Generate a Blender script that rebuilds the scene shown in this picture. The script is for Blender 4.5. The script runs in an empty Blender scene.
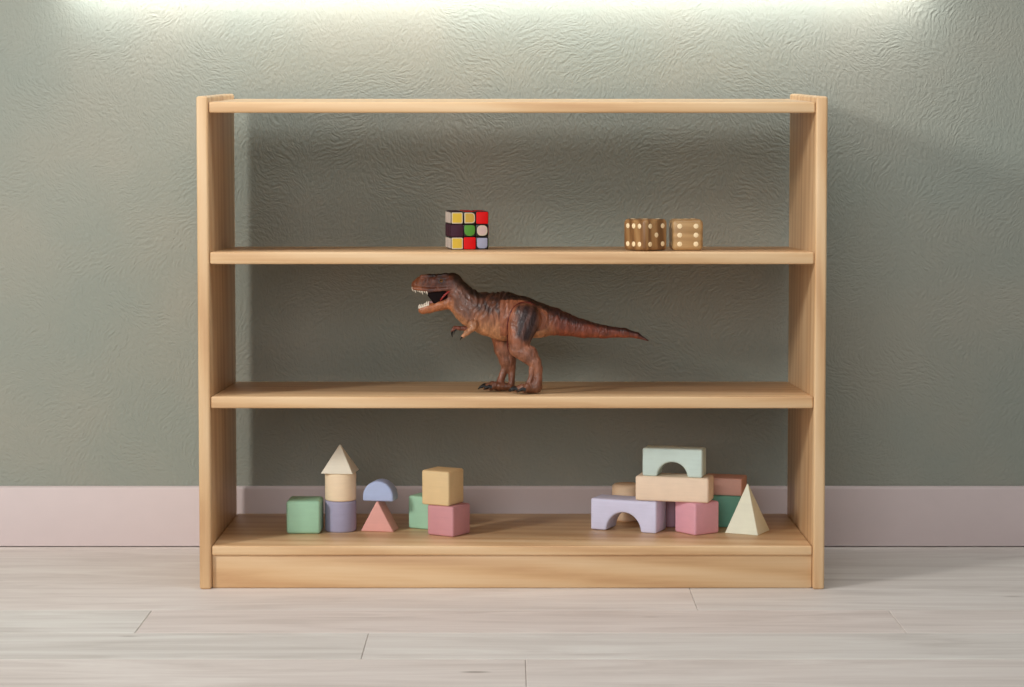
import bpy, bmesh, math, random
import numpy as np
from mathutils import Vector, Matrix

random.seed(7)
rng = np.random.default_rng(7)
SC = bpy.context.scene
COL = SC.collection

# ------------------------------------------------------------------ camera
W, H = 1024, 687
D = 3.2                       # camera distance from the front of the bookcase
F = D / 0.00133               # focal length in pixels
TH = math.atan(0.056)         # looking slightly down
CY = 130 + F * 0.056          # lens-shifted principal point
CX = 512.0
_t = (CY - 589.5) / F
ZC = D * (0.056 - _t) / (1 + _t * 0.056)
cth, sth = math.cos(TH), math.sin(TH)

cd = bpy.data.cameras.new('camera')
cam = bpy.data.objects.new('camera', cd); COL.objects.link(cam)
cam.location = (0, -D, ZC)
cam.rotation_euler = (math.pi / 2 - TH, 0, 0)
cd.sensor_fit = 'HORIZONTAL'; cd.sensor_width = 36
cd.lens = F / W * 36
cd.shift_x = 0
cd.shift_y = (CY - H / 2) / W
cd.clip_start = 0.05
SC.camera = cam


def ray(px, py):
    a = (px - CX) / F; b = (CY - py) / F
    return Vector((a, cth + b * sth, -sth + b * cth))


def at_y(px, py, Y):
    d = ray(px, py); t = (Y + D) / d.y
    return Vector((0, -D, ZC)) + d * t


def at_plane(px, py, z0, slope=0.0):
    """point on the plane z = z0 + slope*y"""
    d = ray(px, py)
    t = (z0 - slope * D - ZC) / (d.z - slope * d.y)
    return Vector((0, -D, ZC)) + d * t


# ------------------------------------------------------------------ helpers
def lin(c):
    c = c / 255.0
    return c / 12.92 if c <= 0.04045 else ((c + 0.055) / 1.055) ** 2.4


def rgb(r, g, b):
    return (lin(r), lin(g), lin(b), 1.0)


def obj(name, bm, mat, parent=None, loc=None, rotz=0.0, smooth=True):
    me = bpy.data.meshes.new(name)
    bmesh.ops.recalc_face_normals(bm, faces=bm.faces)
    bm.to_mesh(me); bm.free()
    for p in me.polygons:
        p.use_smooth = smooth
    if smooth:
        me.set_sharp_from_angle(angle=math.radians(50))
    mats = mat if isinstance(mat, (list, tuple)) else [mat]
    for m in mats:
        me.materials.append(m)
    o = bpy.data.objects.new(name, me); COL.objects.link(o)
    if loc is not None:
        o.location = loc
    o.rotation_euler = (0, 0, rotz)
    if parent is not None:
        o.parent = parent
    return o


def tag(o, label, cat, group=None):
    o['label'] = label; o['category'] = cat
    if cat == 'toy block':
        group = 'pastel toy blocks on the bottom shelf'
    if group:
        o['group'] = group
    return o


def struct(o):
    o['kind'] = 'structure'
    return o


def box_bm(x0, x1, y0, y1, z0, z1, bev=0.0, seg=3):
    bm = bmesh.new()
    vs = [bm.verts.new((x, y, z)) for x in (x0, x1) for y in (y0, y1) for z in (z0, z1)]
    for f in ((0, 1, 3, 2), (4, 6, 7, 5), (0, 4, 5, 1), (2, 3, 7, 6), (0, 2, 6, 4), (1, 5, 7, 3)):
        bm.faces.new([vs[i] for i in f])
    bmesh.ops.recalc_face_normals(bm, faces=bm.faces)
    if bev:
        bmesh.ops.bevel(bm, geom=list(bm.edges), offset=bev, segments=seg, profile=0.5, affect='EDGES')
    return bm


def prism_bm(pts, y0, y1, bev=0.0, seg=3, sharp_only=True):
    """outline in x/z extruded from y0 to y1, edges sharper than 30 deg bevelled"""
    bm = bmesh.new()
    a = [bm.verts.new((x, y0, z)) for x, z in pts]
    b = [bm.verts.new((x, y1, z)) for x, z in pts]
    n = len(pts)
    bm.faces.new(a); bm.faces.new(b[::-1])
    for i in range(n):
        j = (i + 1) % n
        bm.faces.new((a[i], b[i], b[j], a[j]))
    bmesh.ops.recalc_face_normals(bm, faces=bm.faces)
    if bev:
        es = [e for e in bm.edges if len(e.link_faces) == 2 and e.calc_face_angle(0) > math.radians(30)]
        bmesh.ops.bevel(bm, geom=es, offset=bev, segments=seg, profile=0.5, affect='EDGES', clamp_overlap=True)
    return bm


def lathe_bm(prof, n=48):
    """profile of (r, z), r=0 at both ends"""
    bm = bmesh.new()
    rings = []
    for r, z in prof:
        if r < 1e-7:
            rings.append([bm.verts.new((0, 0, z))])
        else:
            rings.append([bm.verts.new((r * math.cos(2 * math.pi * k / n), r * math.sin(2 * math.pi * k / n), z)) for k in range(n)])
    for A, B in zip(rings, rings[1:]):
        for k in range(n):
            l = (k + 1) % n
            if len(A) == 1:
                bm.faces.new((A[0], B[k], B[l]))
            elif len(B) == 1:
                bm.faces.new((A[k], A[l], B[0]))
            else:
                bm.faces.new((A[k], A[l], B[l], B[k]))
    return bm


def tube_bm(pts, rad, n=10, bm=None):
    """tapered tube with closed rounded ends through 3-D points"""
    bm = bm or bmesh.new()
    pts = [Vector(p) for p in pts]
    rings = []
    up = Vector((0, 1, 0.01)).normalized()
    for i, p in enumerate(pts):
        t = (pts[min(i + 1, len(pts) - 1)] - pts[max(i - 1, 0)]).normalized()
        s = t.cross(up)
        s = s.normalized() if s.length > 1e-6 else Vector((1, 0, 0))
        q = s.cross(t)
        rings.append([bm.verts.new(p + (s * math.cos(2 * math.pi * k / n) + q * math.sin(2 * math.pi * k / n)) * rad[i]) for k in range(n)])
    for A, B in zip(rings, rings[1:]):
        for k in range(n):
            l = (k + 1) % n
            bm.faces.new((A[k], A[l], B[l], B[k]))
    t0 = (pts[0] - pts[1]).normalized(); t1 = (pts[-1] - pts[-2]).normalized()
    c0 = bm.verts.new(pts[0] + t0 * rad[0] * 0.6); c1 = bm.verts.new(pts[-1] + t1 * rad[-1] * 0.6)
    for k in range(n):
        l = (k + 1) % n
        bm.faces.new((rings[0][l], rings[0][k], c0)); bm.faces.new((rings[-1][k], rings[-1][l], c1))
    return bm


# ------------------------------------------------------------------ materials
def new_mat(name):
    m = bpy.data.materials.new(name); m.use_nodes = True
    nt = m.node_tree
    return m, nt, nt.nodes['Principled BSDF']


def N(nt, typ, **kw):
    n = nt.nodes.new(typ)
    for k, v in kw.items():
        if k in n.inputs.keys() if isinstance(k, str) else False:
            n.inputs[k].default_value = v
        else:
            setattr(n, k, v)
    return n


def ramp(nt, stops):
    r = nt.nodes.new('ShaderNodeValToRGB')
    el = r.color_ramp.elements
    while len(el) < len(stops):
        el.new(0.5)
    for e, (p, c) in zip(el, stops):
        e.position = p; e.color = c
    return r


def wood_mat(name, axis, dark, mid, light, scale=1.0, rough=0.42, knots=False, strips=0.0):
    """long-grained wood with grain along axis ('X' or 'Z'); object coordinates"""
    m, nt, b = new_mat(name)
    L = nt.links.new
    tc = nt.nodes.new('ShaderNodeTexCoord')
    oi = nt.nodes.new('ShaderNodeObjectInfo')
    mp = nt.nodes.new('ShaderNodeMapping')
    st = {'X': (1.3, 14, 14), 'Z': (14, 14, 1.3)}[axis]
    mp.inputs['Scale'].default_value = [s * scale for s in st]
    off = N(nt, 'ShaderNodeVectorMath', operation='SCALE')
    cmb = nt.nodes.new('ShaderNodeCombineXYZ')
    for i in range(3):
        L(oi.outputs['Random'], cmb.inputs[i])
    L(cmb.outputs[0], off.inputs[0]); off.inputs['Scale'].default_value = 9.0
    add = N(nt, 'ShaderNodeVectorMath', operation='ADD')
    L(tc.outputs['Object'], add.inputs[0]); L(off.outputs[0], add.inputs[1])
    L(add.outputs[0], mp.inputs['Vector'])
    n1 = N(nt, 'ShaderNodeTexNoise'); n1.inputs['Scale'].default_value = 2.6
    n1.inputs['Detail'].default_value = 5; n1.inputs['Roughness'].default_value = 0.6; n1.inputs['Distortion'].default_value = 0.9
    L(mp.outputs[0], n1.inputs['Vector'])
    # growth rings
    wv = N(nt, 'ShaderNodeTexWave', wave_type='BANDS', bands_direction='DIAGONAL')
    wv.inputs['Scale'].default_value = 1.1; wv.inputs['Distortion'].default_value = 7.0
    wv.inputs['Detail'].default_value = 3; wv.inputs['Detail Scale'].default_value = 0.7
    L(mp.outputs[0], wv.inputs['Vector'])
    # fine fibre
    mp2 = nt.nodes.new('ShaderNodeMapping')
    st2 = {'X': (6, 260, 260), 'Z': (260, 260, 6)}[axis]
    mp2.inputs['Scale'].default_value = st2
    L(add.outputs[0], mp2.inputs['Vector'])
    n2 = N(nt, 'ShaderNodeTexNoise'); n2.inputs['Scale'].default_value = 1.0; n2.inputs['Detail'].default_value = 3
    L(mp2.outputs[0], n2.inputs['Vector'])
    mix = N(nt, 'ShaderNodeMath', operation='MULTIPLY_ADD')
    L(wv.outputs['Fac'], mix.inputs[0]); mix.inputs[1].default_value = 0.28
    m1 = N(nt, 'ShaderNodeMath', operation='MULTIPLY'); L(n1.outputs['Fac'], m1.inputs[0]); m1.inputs[1].default_value = 0.52
    L(m1.outputs[0], mix.inputs[2])
    m2 = N(nt, 'ShaderNodeMath', operation='MULTIPLY_ADD'); L(n2.outputs['Fac'], m2.inputs[0]); m2.inputs[1].default_value = 0.32
    L(mix.outputs[0], m2.inputs[2])
    fac = m2
    if strips:
        sx = nt.nodes.new('ShaderNodeSeparateXYZ'); L(tc.outputs['Object'], sx.inputs[0])
        q = N(nt, 'ShaderNodeMath', operation='MULTIPLY'); L(sx.outputs['Y'], q.inputs[0]); q.inputs[1].default_value = strips
        fl = N(nt, 'ShaderNodeMath', operation='FLOOR'); L(q.outputs[0], fl.inputs[0])
        wn = N(nt, 'ShaderNodeTexWhiteNoise', noise_dimensions='1D'); L(fl.outputs[0], wn.inputs['W'])
        m3 = N(nt, 'ShaderNodeMath', operation='MULTIPLY_ADD'); L(wn.outputs['Value'], m3.inputs[0]); m3.inputs[1].default_value = 0.14
        L(m2.outputs[0], m3.inputs[2])
        m4 = N(nt, 'ShaderNodeMath', operation='SUBTRACT'); L(m3.outputs[0], m4.inputs[0]); m4.inputs[1].default_value = 0.07
        fac = m4
    r = ramp(nt, [(0.28, dark), (0.52, mid), (0.78, light)])
    L(fac.outputs[0], r.inputs['Fac'])
    L(r.outputs['Color'], b.inputs['Base Color'])
    b.inputs['Roughness'].default_value = rough
    bp = N(nt, 'ShaderNodeBump'); bp.inputs['Strength'].default_value = 0.12; bp.inputs['Distance'].default_value = 0.0006
    L(n2.outputs['Fac'], bp.inputs['Height']); L(bp.outputs[0], b.inputs['Normal'])
    return m


def paint_mat(name, c, rough=0.55, var=0.10, wood=0.05):
    """painted wooden block: slightly uneven colour with a trace of grain"""
    m, nt, b = new_mat(name)
    L = nt.links.new
    tc = nt.nodes.new('ShaderNodeTexCoord')
    n1 = N(nt, 'ShaderNodeTexNoise'); n1.inputs['Scale'].default_value = 38; n1.inputs['Detail'].default_value = 4
    L(tc.outputs['Object'], n1.inputs['Vector'])
    mp = nt.nodes.new('ShaderNodeMapping'); mp.inputs['Scale'].default_value = (30, 160, 420)
    L(tc.outputs['Object'], mp.inputs['Vector'])
    n2 = N(nt, 'ShaderNodeTexNoise'); n2.inputs['Scale'].default_value = 1.0; n2.inputs['Detail'].default_value = 3
    L(mp.outputs[0], n2.inputs['Vector'])
    a = N(nt, 'ShaderNodeMath', operation='MULTIPLY_ADD'); L(n1.outputs['Fac'], a.inputs[0]); a.inputs[1].default_value = var * 2
    a.inputs[2].default_value = 1 - var
    c2 = N(nt, 'ShaderNodeMath', operation='MULTIPLY_ADD'); L(n2.outputs['Fac'], c2.inputs[0]); c2.inputs[1].default_value = wood * 2
    L(a.outputs[0], c2.inputs[2])
    s = N(nt, 'ShaderNodeMath', operation='SUBTRACT'); L(c2.outputs[0], s.inputs[0]); s.inputs[1].default_value = wood
    v = N(nt, 'ShaderNodeVectorMath', operation='SCALE'); v.inputs[0].default_value = c[:3]
    L(s.outputs[0], v.inputs['Scale'])
    L(v.outputs[0], b.inputs['Base Color'])
    b.inputs['Roughness'].default_value = rough
    b.inputs['Specular IOR Level'].default_value = 0.35
    bp = N(nt, 'ShaderNodeBump'); bp.inputs['Strength'].default_value = 0.08; bp.inputs['Distance'].default_value = 0.0005
    L(n2.outputs['Fac'], bp.inputs['Height']); L(bp.outputs[0], b.inputs['Normal'])
    return m


def plain_mat(name, c, rough=0.4, spec=0.5, var=0.06, scale=120):
    m, nt, b = new_mat(name)
    L = nt.links.new
    tc = nt.nodes.new('ShaderNodeTexCoord')
    n1 = N(nt, 'ShaderNodeTexNoise'); n1.inputs['Scale'].default_value = scale; n1.inputs['Detail'].default_value = 2
    L(tc.outputs['Object'], n1.inputs['Vector'])
    a = N(nt, 'ShaderNodeMath', operation='MULTIPLY_ADD'); L(n1.outputs['Fac'], a.inputs[0]); a.inputs[1].default_value = var * 2
    a.inputs[2].default_value = 1 - var
    v = N(nt, 'ShaderNodeVectorMath', operation='SCALE'); v.inputs[0].default_value = c[:3]
    L(a.outputs[0], v.inputs['Scale']); L(v.outputs[0], b.inputs['Base Color'])
    b.inputs['Roughness'].default_value = rough
    b.inputs['Specular IOR Level'].default_value = spec
    return m


def wall_mat():
    m, nt, b = new_mat('plaster')
    L = nt.links.new
    tc = nt.nodes.new('ShaderNodeTexCoord')
    sep = nt.nodes.new('ShaderNodeSeparateXYZ'); L(tc.outputs['Object'], sep.inputs[0])
    cm = nt.nodes.new('ShaderNodeCombineXYZ'); L(sep.outputs['X'], cm.inputs[0]); L(sep.outputs['Z'], cm.inputs[1])
    # direction of the trowel strokes wanders over the wall
    nd = N(nt, 'ShaderNodeTexNoise', noise_dimensions='2D'); nd.inputs['Scale'].default_value = 6.5; nd.inputs['Detail'].default_value = 1.5
    L(cm.outputs[0], nd.inputs['Vector'])
    ori = N(nt, 'ShaderNodeMapRange'); ori.inputs['From Min'].default_value = 0.3; ori.inputs['From Max'].default_value = 0.7
    ori.inputs['To Min'].default_value = -1.5; ori.inputs['To Max'].default_value = 1.3
    ori.clamp = False
    L(nd.outputs['Fac'], ori.inputs['Value'])
    # warp coordinates a little
    nw = N(nt, 'ShaderNodeTexNoise', noise_dimensions='2D'); nw.inputs['Scale'].default_value = 22; nw.inputs['Detail'].default_value = 2
    L(cm.outputs[0], nw.inputs['Vector'])
    wsub = N(nt, 'ShaderNodeVectorMath', operation='SUBTRACT'); L(nw.outputs['Color'], wsub.inputs[0]); wsub.inputs[1].default_value = (.5, .5, .5)
    wsc = N(nt, 'ShaderNodeVectorMath', operation='SCALE'); L(wsub.outputs[0], wsc.inputs[0]); wsc.inputs['Scale'].default_value = 0.022
    wad = N(nt, 'ShaderNodeVectorMath', operation='ADD'); L(cm.outputs[0], wad.inputs[0]); L(wsc.outputs[0], wad.inputs[1])
    hs = []
    for sc_, fr, an in ((82, 1.7, 0.7), (140, 1.8, 0.6)):
        g = N(nt, 'ShaderNodeTexGabor', gabor_type='2D')
        g.inputs['Scale'].default_value = sc_; g.inputs['Frequency'].default_value = fr; g.inputs['Anisotropy'].default_value = an
        L(wad.outputs[0], g.inputs['Vector']); L(ori.outputs[0], g.inputs['Orientation'])
        hs.append(g)
    # strokes stronger in some patches than in others
    nm = N(nt, 'ShaderNodeTexNoise', noise_dimensions='2D'); nm.inputs['Scale'].default_value = 6; nm.inputs['Detail'].default_value = 2
    L(cm.outputs[0], nm.inputs['Vector'])
    amp = N(nt, 'ShaderNodeMapRange'); amp.inputs['From Min'].default_value = 0.3; amp.inputs['From Max'].default_value = 0.7
    amp.inputs['To Min'].default_value = 0.5; amp.inputs['To Max'].default_value = 1.2
    L(nm.outputs['Fac'], amp.inputs['Value'])
    m1 = N(nt, 'ShaderNodeMath', operation='MULTIPLY'); L(hs[0].outputs['Value'], m1.inputs[0]); L(amp.outputs[0], m1.inputs[1])
    m2 = N(nt, 'ShaderNodeMath', operation='MULTIPLY_ADD'); L(hs[1].outputs['Value'], m2.inputs[0]); m2.inputs[1].default_value = 0.6; L(m1.outputs[0], m2.inputs[2])
    nf = N(nt, 'ShaderNodeTexNoise', noise_dimensions='2D'); nf.inputs['Scale'].default_value = 160; nf.inputs['Detail'].default_value = 3
    L(cm.outputs[0], nf.inputs['Vector'])
    m3 = N(nt, 'ShaderNodeMath', operation='MULTIPLY_ADD'); L(nf.outputs['Fac'], m3.inputs[0]); m3.inputs[1].default_value = 1.1; L(m2.outputs[0], m3.inputs[2])
    bp = N(nt, 'ShaderNodeBump'); bp.inputs['Strength'].default_value = 0.6; bp.inputs['Distance'].default_value = 0.0014
    L(m3.outputs[0], bp.inputs['Height']); L(bp.outputs[0], b.inputs['Normal'])
    # sage paint with warmer patches
    nc = N(nt, 'ShaderNodeTexNoise', noise_dimensions='2D'); nc.inputs['Scale'].default_value = 4.5; nc.inputs['Detail'].default_value = 4
    L(cm.outputs[0], nc.inputs['Vector'])
    r = ramp(nt, [(0.32, WALL_A), (0.68, WALL_B)])
    L(nc.outputs['Fac'], r.inputs['Fac']); L(r.outputs['Color'], b.inputs['Base Color'])
    b.inputs['Roughness'].default_value = 0.75
    b.inputs['Specular IOR Level'].default_value = 0.25
    return m


def floor_mat():
    m, nt, b = new_mat('whitewashed_oak')
    L = nt.links.new
    tc = nt.nodes.new('ShaderNodeTexCoord')
    at = N(nt, 'ShaderNodeAttribute', attribute_name='plank')
    sc3 = N(nt, 'ShaderNodeVectorMath', operation='SCALE'); L(at.outputs['Color'], sc3.inputs[0]); sc3.inputs['Scale'].default_value = 13
    add = N(nt, 'ShaderNodeVectorMath', operation='ADD'); L(tc.outputs['Object'], add.inputs[0]); L(sc3.outputs[0], add.inputs[1])
    mp = nt.nodes.new('ShaderNodeMapping'); mp.inputs['Scale'].default_value = (1.3, 9, 9); L(add.outputs[0], mp.inputs['Vector'])
    n1 = N(nt, 'ShaderNodeTexNoise'); n1.inputs['Scale'].default_value = 2.2; n1.inputs['Detail'].default_value = 7
    n1.inputs['Roughness'].default_value = 0.62; n1.inputs['Distortion'].default_value = 1.2
    L(mp.outputs[0], n1.inputs['Vector'])
    mp2 = nt.nodes.new('ShaderNodeMapping'); mp2.inputs['Scale'].default_value = (3, 120, 60); L(add.outputs[0], mp2.inputs['Vector'])
    n2 = N(nt, 'ShaderNodeTexNoise'); n2.inputs['Scale'].default_value = 1; n2.inputs['Detail'].default_value = 4
    L(mp2.outputs[0], n2.inputs['Vector'])
    a = N(nt, 'ShaderNodeMath', operation='MULTIPLY_ADD'); L(n2.outputs['Fac'], a.inputs[0]); a.inputs[1].default_value = 0.25; L(n1.outputs['Fac'], a.inputs[2])
    r = ramp(nt, [(0.40, FLOOR_D), (0.62, FLOOR_M), (0.80, FLOOR_L)])
    L(a.outputs[0], r.inputs['Fac'])
    # per-plank tint (pinker / greyer)
    sx = nt.nodes.new('ShaderNodeSeparateColor'); L(at.outputs['Color'], sx.inputs[0])
    tint = N(nt, 'ShaderNodeMix', data_type='RGBA', blend_type='MIX')
    tint.inputs['A'].default_value = (0.95, 0.97, 0.96, 1); tint.inputs['B'].default_value = (1.0, 0.945, 0.93, 1)
    L(sx.outputs['Red'], tint.inputs['Factor'])
    mul = N(nt, 'ShaderNodeMix', data_type='RGBA', blend_type='MULTIPLY'); mul.inputs['Factor'].default_value = 1
    L(r.outputs['Color'], mul.inputs['A']); L(tint.outputs['Result'], mul.inputs['B'])
    # small knots: long dark flecks
    mp3 = nt.nodes.new('ShaderNodeMapping'); mp3.inputs['Scale'].default_value = (4.2, 13, 1); L(add.outputs[0], mp3.inputs['Vector'])
    vo = N(nt, 'ShaderNodeTexVoronoi', feature='F1'); vo.inputs['Scale'].default_value = 1.0; L(mp3.outputs[0], vo.inputs['Vector'])
    kn = N(nt, 'ShaderNodeMapRange', interpolation_type='SMOOTHSTEP'); kn.inputs['From Min'].default_value = 0.04; kn.inputs['From Max'].default_value = 0.10
    kn.inputs['To Min'].default_value = 1.0; kn.inputs['To Max'].default_value = 0.0
    L(vo.outputs['Distance'], kn.inputs['Value'])
    sc4 = nt.nodes.new('ShaderNodeSeparateColor'); L(vo.outputs['Color'], sc4.inputs[0])
    gt = N(nt, 'ShaderNodeMath', operation='GREATER_THAN'); L(sc4.outputs['Red'], gt.inputs[0]); gt.inputs[1].default_value = 0.45
    km = N(nt, 'ShaderNodeMath', operation='MULTIPLY'); L(kn.outputs[0], km.inputs[0]); L(gt.outputs[0], km.inputs[1])
    km2 = N(nt, 'ShaderNodeMath', operation='MULTIPLY'); L(km.outputs[0], km2.inputs[0]); km2.inputs[1].default_value = 0.6
    kmix = N(nt, 'ShaderNodeMix', data_type='RGBA'); L(km2.outputs[0], kmix.inputs['Factor'])
    L(mul.outputs['Result'], kmix.inputs['A']); kmix.inputs['B'].default_value = rgb(120, 105, 95)
    L(kmix.outputs['Result'], b.inputs['Base Color'])
    b.inputs['Roughness'].default_value = 0.55
    b.inputs['Specular IOR Level'].default_value = 0.3
    bp = N(nt, 'ShaderNodeBump'); bp.inputs['Strength'].default_value = 0.15; bp.inputs['Distance'].default_value = 0.0006
    L(n2.outputs['Fac'], bp.inputs['Height']); L(bp.outputs[0], b.inputs['Normal'])
    return m


WALL_A = rgb(142, 147, 137); WALL_B = rgb(150, 150, 138)
FLOOR_D = rgb(200, 191, 184); FLOOR_M = rgb(217, 209, 203); FLOOR_L = rgb(227, 221, 215)

M = {}
M['wall'] = wall_mat()
M['floor'] = floor_mat()
M['base'] = paint_mat('pink_white_trim', rgb(203, 188, 186), rough=0.5, var=0.03, wood=0.01)
BD, BMID, BL = rgb(194, 150, 106), rgb(213, 175, 130), rgb(223, 190, 148)
M['wood_x'] = wood_mat('beech_long', 'X', BD, BMID, BL)
M['wood_z'] = wood_mat('beech_upright', 'Z', BD, BMID, BL, strips=28.0)

# ------------------------------------------------------------------ room
Y_BASE = at_plane(512, 547, 0.0).y          # front face of the baseboard
Y_WALL = Y_BASE + 0.012
ztop = at_y(512, 487, Y_BASE).z

bm = box_bm(-2.6, 2.6, Y_WALL, Y_WALL + 0.1, -0.02, 2.5)
struct(obj('wall_back', bm, M['wall'], smooth=False))

pts = [(Y_WALL, 0.0015), (Y_BASE, 0.0015), (Y_BASE, ztop - 0.004), (Y_BASE + 0.0015, ztop - 0.0012), (Y_BASE + 0.004, ztop), (Y_WALL, ztop)]
bm = bmesh.new()
A = [bm.verts.new((-2.6, y, z)) for y, z in pts]; B = [bm.verts.new((2.6, y, z)) for y, z in pts]
bm.faces.new(A); bm.faces.new(B[::-1])
for i in range(len(pts)):
    j = (i + 1) % len(pts); bm.faces.new((A[i], A[j], B[j], B[i]))
struct(obj('baseboard_back', bm, M['base']))

# plank floor: one mesh, planks with eased edges
seam = [at_plane(512, y, 0).y for y in (610, 633, 659)]
pw = (seam[0] - seam[2]) / 2
rows = [(seam[0], Y_WALL)]
rows += [(seam[1], seam[0]), (seam[2], seam[1])]
rows += [(seam[2] - pw * (k + 1), seam[2] - pw * k) for k in range(22)]
joints = {0: [at_plane(694, 600, 0).x], 1: [at_plane(143, 622, 0).x, at_plane(898, 622, 0).x],
          2: [at_plane(365, 646, 0).x], 3: [at_plane(526, 672, 0).x]}
bm = bmesh.new()
lay = bm.verts.layers.float_color.new('plank')
for ri, (ya, yb) in enumerate(rows):
    yb = min(yb, Y_WALL)
    if yb - ya < 0.004:
        continue
    js = sorted(joints.get(ri, [random.uniform(-1.5, 0), random.uniform(0.3, 1.6)]))
    xs = [-2.6] + js + [2.6]
    for xa, xb in zip(xs, xs[1:]):
        tmp = box_bm(xa + 0.0002, xb - 0.0002, ya + 0.0002, yb - 0.0002, -0.014, 0.0, 0.0009, 1)
        me = bpy.data.meshes.new('t'); tmp.to_mesh(me); tmp.free()
        n0 = len(bm.verts); bm.from_mesh(me); bpy.data.meshes.remove(me)
        bm.verts.ensure_lookup_table()
        c = (random.random(), random.random(), random.random(), 1)
        for v in bm.verts[n0:]:
            v[lay] = c
struct(obj('floor', bm, M['floor'], smooth=False))

# ------------------------------------------------------------------ bookcase
def zf(py, Y=0.0):
    return at_y(512, py, Y).z


p_tl = at_y(196.3, 112, 0); p_tr = at_y(828.2, 112, 0)
XO = (p_tr.x - p_tl.x) / 2
PT = 0.0158                                   # thickness of the side panels
XI = XO - PT
dep = 0.305
z_panel_f = zf(96.3)
z_panel_b = at_y(512, 93.8, dep).z

root = bpy.data.objects.new('bookcase', None); COL.objects.link(root)
tag(root, 'wide low open bookcase of pale beech with four shelves against the green wall', 'bookcase')

for s in (-1, 1):
    x0, x1 = (XI, XO) if s > 0 else (-XO, -XI)
    bm = box_bm(x0, x1, 0, dep, 0, z_panel_f)
    for v in bm.verts:
        if v.co.z > 0.1 and v.co.y > 0.1:
            v.co.z = z_panel_b
    es = [e for e in bm.edges]
    bmesh.ops.bevel(bm, geom=es, offset=0.0032, segments=4, profile=0.5, affect='EDGES')
    obj('side_panel', bm, M['wood_z'], root)

SH = {}                                       # shelf name -> (z at y=0, slope)
yf = 0.003
for key, (t_f, b_f, t_b) in {'top': (101.9, 112.9, 98.9), 'upper': (252.0, 264.2, 246.5),
                             'middle': (396.6, 408.4, 381.4), 'bottom': (545.9, 555.6, 513.4)}.items():
    zt, zb, zr = zf(t_f, yf), zf(b_f, yf), at_y(512, t_b, dep - 0.004).z
    sl = (zr - zt) / (dep - 0.004 - yf)
    SH[key] = (zt - sl * yf, sl)
    y1 = dep - 0.004
    bm = box_bm(-XI + 0.0003, XI - 0.0003, yf, y1, zb, zt)
    for v in bm.verts:
        if v.co.y > 0.1:
            v.co.z += zr - zt
    bmesh.ops.bevel(bm, geom=list(bm.edges), offset=0.0026, segments=4, profile=0.5, affect='EDGES')
    obj('shelf', bm, M['wood_x'], root)

bm = box_bm(-XI + 0.0003, XI - 0.0003, 0.008, 0.026, zf(588.0, 0.008), zf(555.0, 0.008), 0.0012, 2)
obj('toe_kick', bm, M['wood_x'], root)


def on(key, px, py, dz=0.0):
    z0, sl = SH[key]
    return at_plane(px, py, z0 + dz, sl)


# ------------------------------------------------------------------ toy blocks
COLS = {
    'green': rgb(164, 208, 178), 'lilac': rgb(166, 163, 190), 'cream': rgb(244, 222, 190), 'ivory': rgb(232, 226, 208),
    'coral': rgb(232, 172, 162), 'blue': rgb(174, 190, 226), 'rose': rgb(208, 150, 156), 'butter': rgb(226, 198, 150),
    'lavender': rgb(220, 220, 246), 'peach': rgb(242, 219, 194), 'mint': rgb(204, 224, 218), 'pink': rgb(230, 170, 184),
    'terracotta': rgb(228, 178, 162), 'teal': rgb(112, 176, 154), 'lemon': rgb(236, 238, 216), 'mauve': rgb(172, 134, 150),
    'tan': rgb(240, 210, 176),
}
for k, c in COLS.items():
    M[k] = paint_mat('paint_' + k, c)


def place_box(name, mat, p, w, d, h, phi, label, cat='toy block', bev=0.004, bm=None, group=None):
    """p: lowest point of the vertical edge nearest the camera; the front face runs to the
    left of p turned by phi (radians), the side face to the right"""
    c, s = math.cos(phi), math.sin(phi)
    # local box: x from -w..0 (front face), y from 0..d ; rotated by -phi so that the left end recedes
    if bm is None:
        bm = box_bm(-w / 2, w / 2, -d / 2, d / 2, 0, h, bev, 4)
    ctr = Vector((-w / 2, d / 2, 0))
    R = Matrix.Rotation(-phi, 3, 'Z')
    o = obj(name, bm, mat, loc=Vector(p) + R @ ctr, rotz=-phi)
    return tag(o, label, cat, group)


def arch_bm(w, d, h, ow, oh, bev):
    """bridge block with a round-headed opening ow wide and oh high"""
    pts = [(-w / 2, 0), (-ow / 2, 0)]
    n = 20
    for k in range(1, n):
        a = math.pi - math.pi * k / n
        pts.append((ow / 2 * math.cos(a), oh * math.sin(a)))
    pts += [(ow / 2, 0), (w / 2, 0), (w / 2, h), (-w / 2, h)]
    return prism_bm(pts, -d / 2, d / 2, bev, 4)


def pyramid_bm(a, h, bev):
    bm = bmesh.new()
    vs = [bm.verts.new((x * a / 2, y * a / 2, 0)) for x, y in ((-1, -1), (1, -1), (1, 1), (-1, 1))]
    t = bm.verts.new((0, 0, h))
    bm.faces.new(vs)
    for i in range(4):
        bm.faces.new((vs[i], vs[(i + 1) % 4], t))
    bmesh.ops.recalc_face_normals(bm, faces=bm.faces)
    bmesh.ops.bevel(bm, geom=list(bm.edges), offset=bev, segments=3, profile=0.5, affect='EDGES')
    return bm


def cyl_bm(r, h, bev=0.003):
    prof = [(0, 0), (r - bev, 0)]
    prof += [(r - bev + bev * math.sin(a), bev - bev * math.cos(a)) for a in (0.5, 1.05, math.pi / 2)]
    prof += [(r - bev + bev * math.cos(a), h - bev + bev * math.sin(a)) for a in (0.0, 0.5, 1.05)]
    prof += [(r - bev, h), (0, h)]
    return lathe_bm(prof, 56)


def mpp(p):          # metres per pixel at a point
    return ((p.y + D) * cth - (p.z - ZC) * sth) / F


def height(p, py_top):
    """height of a vertical edge standing at p that reaches image row py_top"""
    return at_y(512, py_top, p.y).z - p.z


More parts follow.
